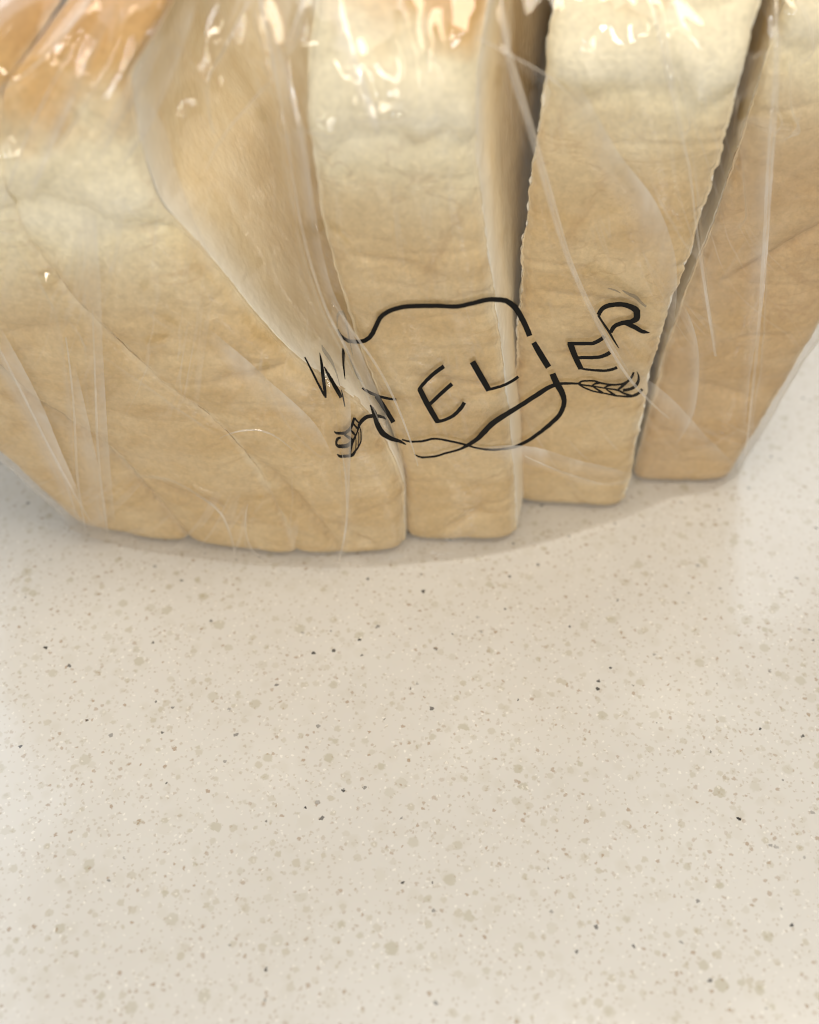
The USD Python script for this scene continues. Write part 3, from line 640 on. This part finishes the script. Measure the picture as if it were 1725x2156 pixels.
# ------------------------------------------------------------------ printing on the film
def c5(*p): return [(628.1 + x * 0.4441, 597.5 + y * 0.4441, w * 0.4441) for x, y, w in p]   # three working scales of the tracing
def cl(*p): return [((900 + x * 0.17391) * 0.766, (1080 + y * 0.17391) * 0.766, w * 0.1332) for x, y, w in p]
def cw(*p): return [((820 + x * 0.17391) * 0.766, (840 + y * 0.17391) * 0.766, w * 0.1332) for x, y, w in p]
def cr(*p): return [((1520 + x * 0.17391) * 0.766, (780 + y * 0.17391) * 0.766, w * 0.1332) for x, y, w in p]
def printed(name, strokes, mat=ink_mat, label=None, lift=0.0006):
    strokes = [[(x, y, w * 1.12) for x, y, w in st] for st in strokes]
    v, f = join([ribbon(s, 44 if len(s) > 2 else 12, lift, 3) for s in strokes])
    obj(bag, name, v, f, mat, smooth=True, origin=BO, label=label)
printed("printed_outline", [
    c5((190, 205, 6), (212, 240, 12), (255, 263, 16), (305, 262, 20), (345, 238, 20), (370, 190, 20), (395, 143, 20), (445, 113, 20), (520, 96, 20), (640, 93, 19), (740, 97, 19), (830, 80, 19), (910, 63, 20), (970, 66, 22), (1020, 97, 25), (1060, 160, 24), (1093, 237, 24)),
    c5((1200, 415, 26), (1222, 465, 28), (1245, 505, 26), (1256, 545, 22), (1240, 600, 20), (1190, 655, 18), (1130, 702, 16), (1060, 747, 14), (1000, 768, 12), (920, 776, 10), (850, 769, 9), (790, 752, 9), (720, 735, 9), (645, 723, 9), (590, 735, 9), (540, 738, 9), (492, 727, 7)),
    c5((342, 562, 4), (362, 600, 20), (375, 650, 22), (400, 695, 24), (440, 722, 20), (480, 735, 14), (512, 752, 4))], label="thin black outline of a loaf around the printed letters")
printed("printed_letter", [cw((118, 775, 20), (260, 1060, 30), (430, 1395, 32)), cw((350, 705, 8), (378, 860, 36), (405, 1080, 50), (432, 1300, 44), (445, 1420, 30)),
                           cw((420, 930, 14), (520, 1110, 50), (640, 1320, 56), (685, 1420, 40)), cw((712, 635, 14), (722, 720, 46), (722, 850, 32), (735, 1000, 22), (748, 1130, 8)), cw((690, 1290, 6), (715, 1400, 20), (745, 1560, 14))], label="black letter W crumpled in a fold of the bag")
printed("printed_letter", [c5((305, 482, 8), (350, 508, 13), (400, 527, 12), (466, 537, 10)), c5((372, 520, 20), (412, 580, 20), (452, 646, 20))], label="black letter T")
printed("printed_letter", [c5((575, 485, 22), (615, 565, 24), (662, 645, 22)), c5((572, 490, 14), (620, 435, 16), (690, 380, 18)), c5((622, 562, 14), (670, 515, 16), (728, 463, 17)), c5((655, 643, 14), (715, 625, 15), (786, 552, 17))], label="black letter E leaning left of the letter L")
printed("printed_letter", [c5((824, 358, 26), (862, 425, 26), (902, 494, 24)), c5((895, 490, 12), (960, 474, 12), (1040, 430, 13))], label="black letter L")
printed("printed_letter", [c5((1112, 268, 22), (1145, 325, 26), (1182, 385, 26))], label="black letter I")
printed("printed_letter", [cr((255, 905, 90), (330, 1110, 82), (425, 1310, 74)), cr((210, 908, 46), (400, 912, 48), (570, 912, 52), (700, 868, 56), (795, 790, 54)),
                           cr((330, 1132, 44), (500, 1133, 46), (680, 1130, 50), (790, 1100, 54), (880, 1050, 56)), cr((400, 1300, 30), (600, 1330, 34), (780, 1340, 38), (910, 1322, 42), (990, 1288, 46))], label="black letter E beside the letter R")
printed("printed_letter", [cr((692, 460, 34), (740, 540, 30), (860, 720, 34), (940, 860, 26), (1018, 985, 10)),
                           cr((700, 460, 60), (760, 360, 64), (880, 305, 66), (1050, 292, 66), (1200, 330, 78), (1300, 410, 96), (1300, 500, 92), (1210, 565, 70), (1060, 590, 62), (950, 640, 62), (890, 740, 50)),
                           cr((1110, 590, 50), (1260, 650, 66), (1400, 725, 54), (1505, 738, 6))], label="black letter R")
printed("printed_wheat_ear", [
    c5((550, 797, 5), (585, 812, 9), (645, 807, 9), (705, 790, 9), (765, 773, 10), (805, 752, 16), (850, 722, 20), (880, 690, 24), (920, 650, 24), (980, 610, 22), (1060, 560, 20), (1140, 508, 20), (1200, 473, 18), (1250, 462, 12), (1335, 463, 9)),
    cr((370, 1550, 28), (480, 1500, 26), (600, 1500, 26), (760, 1540, 28), (950, 1565, 28), (1100, 1540, 32), (1190, 1480, 36), (1250, 1365, 28)),
    cr((390, 1560, 20), (480, 1610, 24), (640, 1670, 24), (800, 1700, 24), (1000, 1740, 26), (1180, 1752, 30), (1290, 1720, 46), (1385, 1630, 40)),
    cr((400, 1560, 26), (600, 1585, 24), (790, 1615, 22), (1000, 1650, 28), (1100, 1700, 32), (1220, 1740, 40)),
    cr((590, 1580, 14), (680, 1540, 30), (740, 1538, 10)), cr((780, 1615, 14), (880, 1570, 30), (960, 1560, 10)), cr((1000, 1645, 24), (1080, 1580, 40), (1180, 1490, 26)),
    cr((600, 1585, 12), (720, 1660, 28), (800, 1700, 10)), cr((800, 1615, 12), (900, 1690, 28), (1000, 1740, 10)),
    cr((1080, 1650, 40), (1200, 1630, 46), (1290, 1570, 46), (1330, 1470, 34), (1300, 1355, 6))], label="black ear of wheat on a long stalk, below the letters E and R")
printed("printed_wheat_ear", [
    cl((935, 385, 8), (880, 345, 40), (760, 325, 52), (650, 335, 56), (570, 385, 58), (515, 460, 42), (480, 580, 22), (430, 690, 30), (390, 800, 34), (370, 930, 26)),
    cl((118, 572, 14), (170, 600, 40), (260, 600, 44), (340, 560, 44), (390, 490, 40), (420, 400, 36), (435, 350, 30)),
    cl((435, 355, 30), (470, 400, 26), (515, 440, 24)), cl((400, 420, 24), (450, 490, 28), (490, 530, 22)), cl((370, 540, 24), (420, 600, 32), (455, 640, 24)),
    cl((280, 620, 30), (340, 660, 40), (410, 715, 36)), cl((225, 668, 30), (170, 690, 40), (150, 760, 32), (190, 805, 52), (280, 805, 58), (360, 770, 56), (420, 690, 40)),
    cl((165, 930, 16), (220, 965, 44), (320, 960, 44), (400, 945, 50), (450, 880, 30), (500, 810, 24), (540, 700, 20), (540, 600, 18), (515, 500, 14)),
    cl((500, 580, 10), (505, 680, 14), (490, 800, 10)), cl((455, 660, 10), (460, 760, 14), (450, 870, 12))], label="black ear of wheat squeezed in a fold below the letter W")
# print showing grey through the fold, its mirrored loop painted as grey strokes
for st in (cw((620, 380, 6), (620, 220, 14), (640, 110, 40), (690, 80, 50), (740, 150, 36), (770, 280, 30), (800, 440, 24), (840, 640, 12), (870, 780, 6)),
           cw((380, 600, 10), (420, 700, 50), (480, 780, 50), (550, 900, 34), (620, 1080, 16), (660, 1240, 8)),
           cw((730, 560, 8), (800, 740, 18), (880, 960, 24), (950, 1100, 40), (1020, 1190, 10)),
           cr((1080, 80, 6), (1180, 140, 40), (1290, 190, 50), (1370, 270, 40), (1460, 345, 30)), cr((850, 50, 6), (960, 80, 24), (1060, 130, 8))):
    printed("ghost_print", [st], ghost_mat, "grey smudge of print showing through and mirrored in folded film", lift=0.0003)
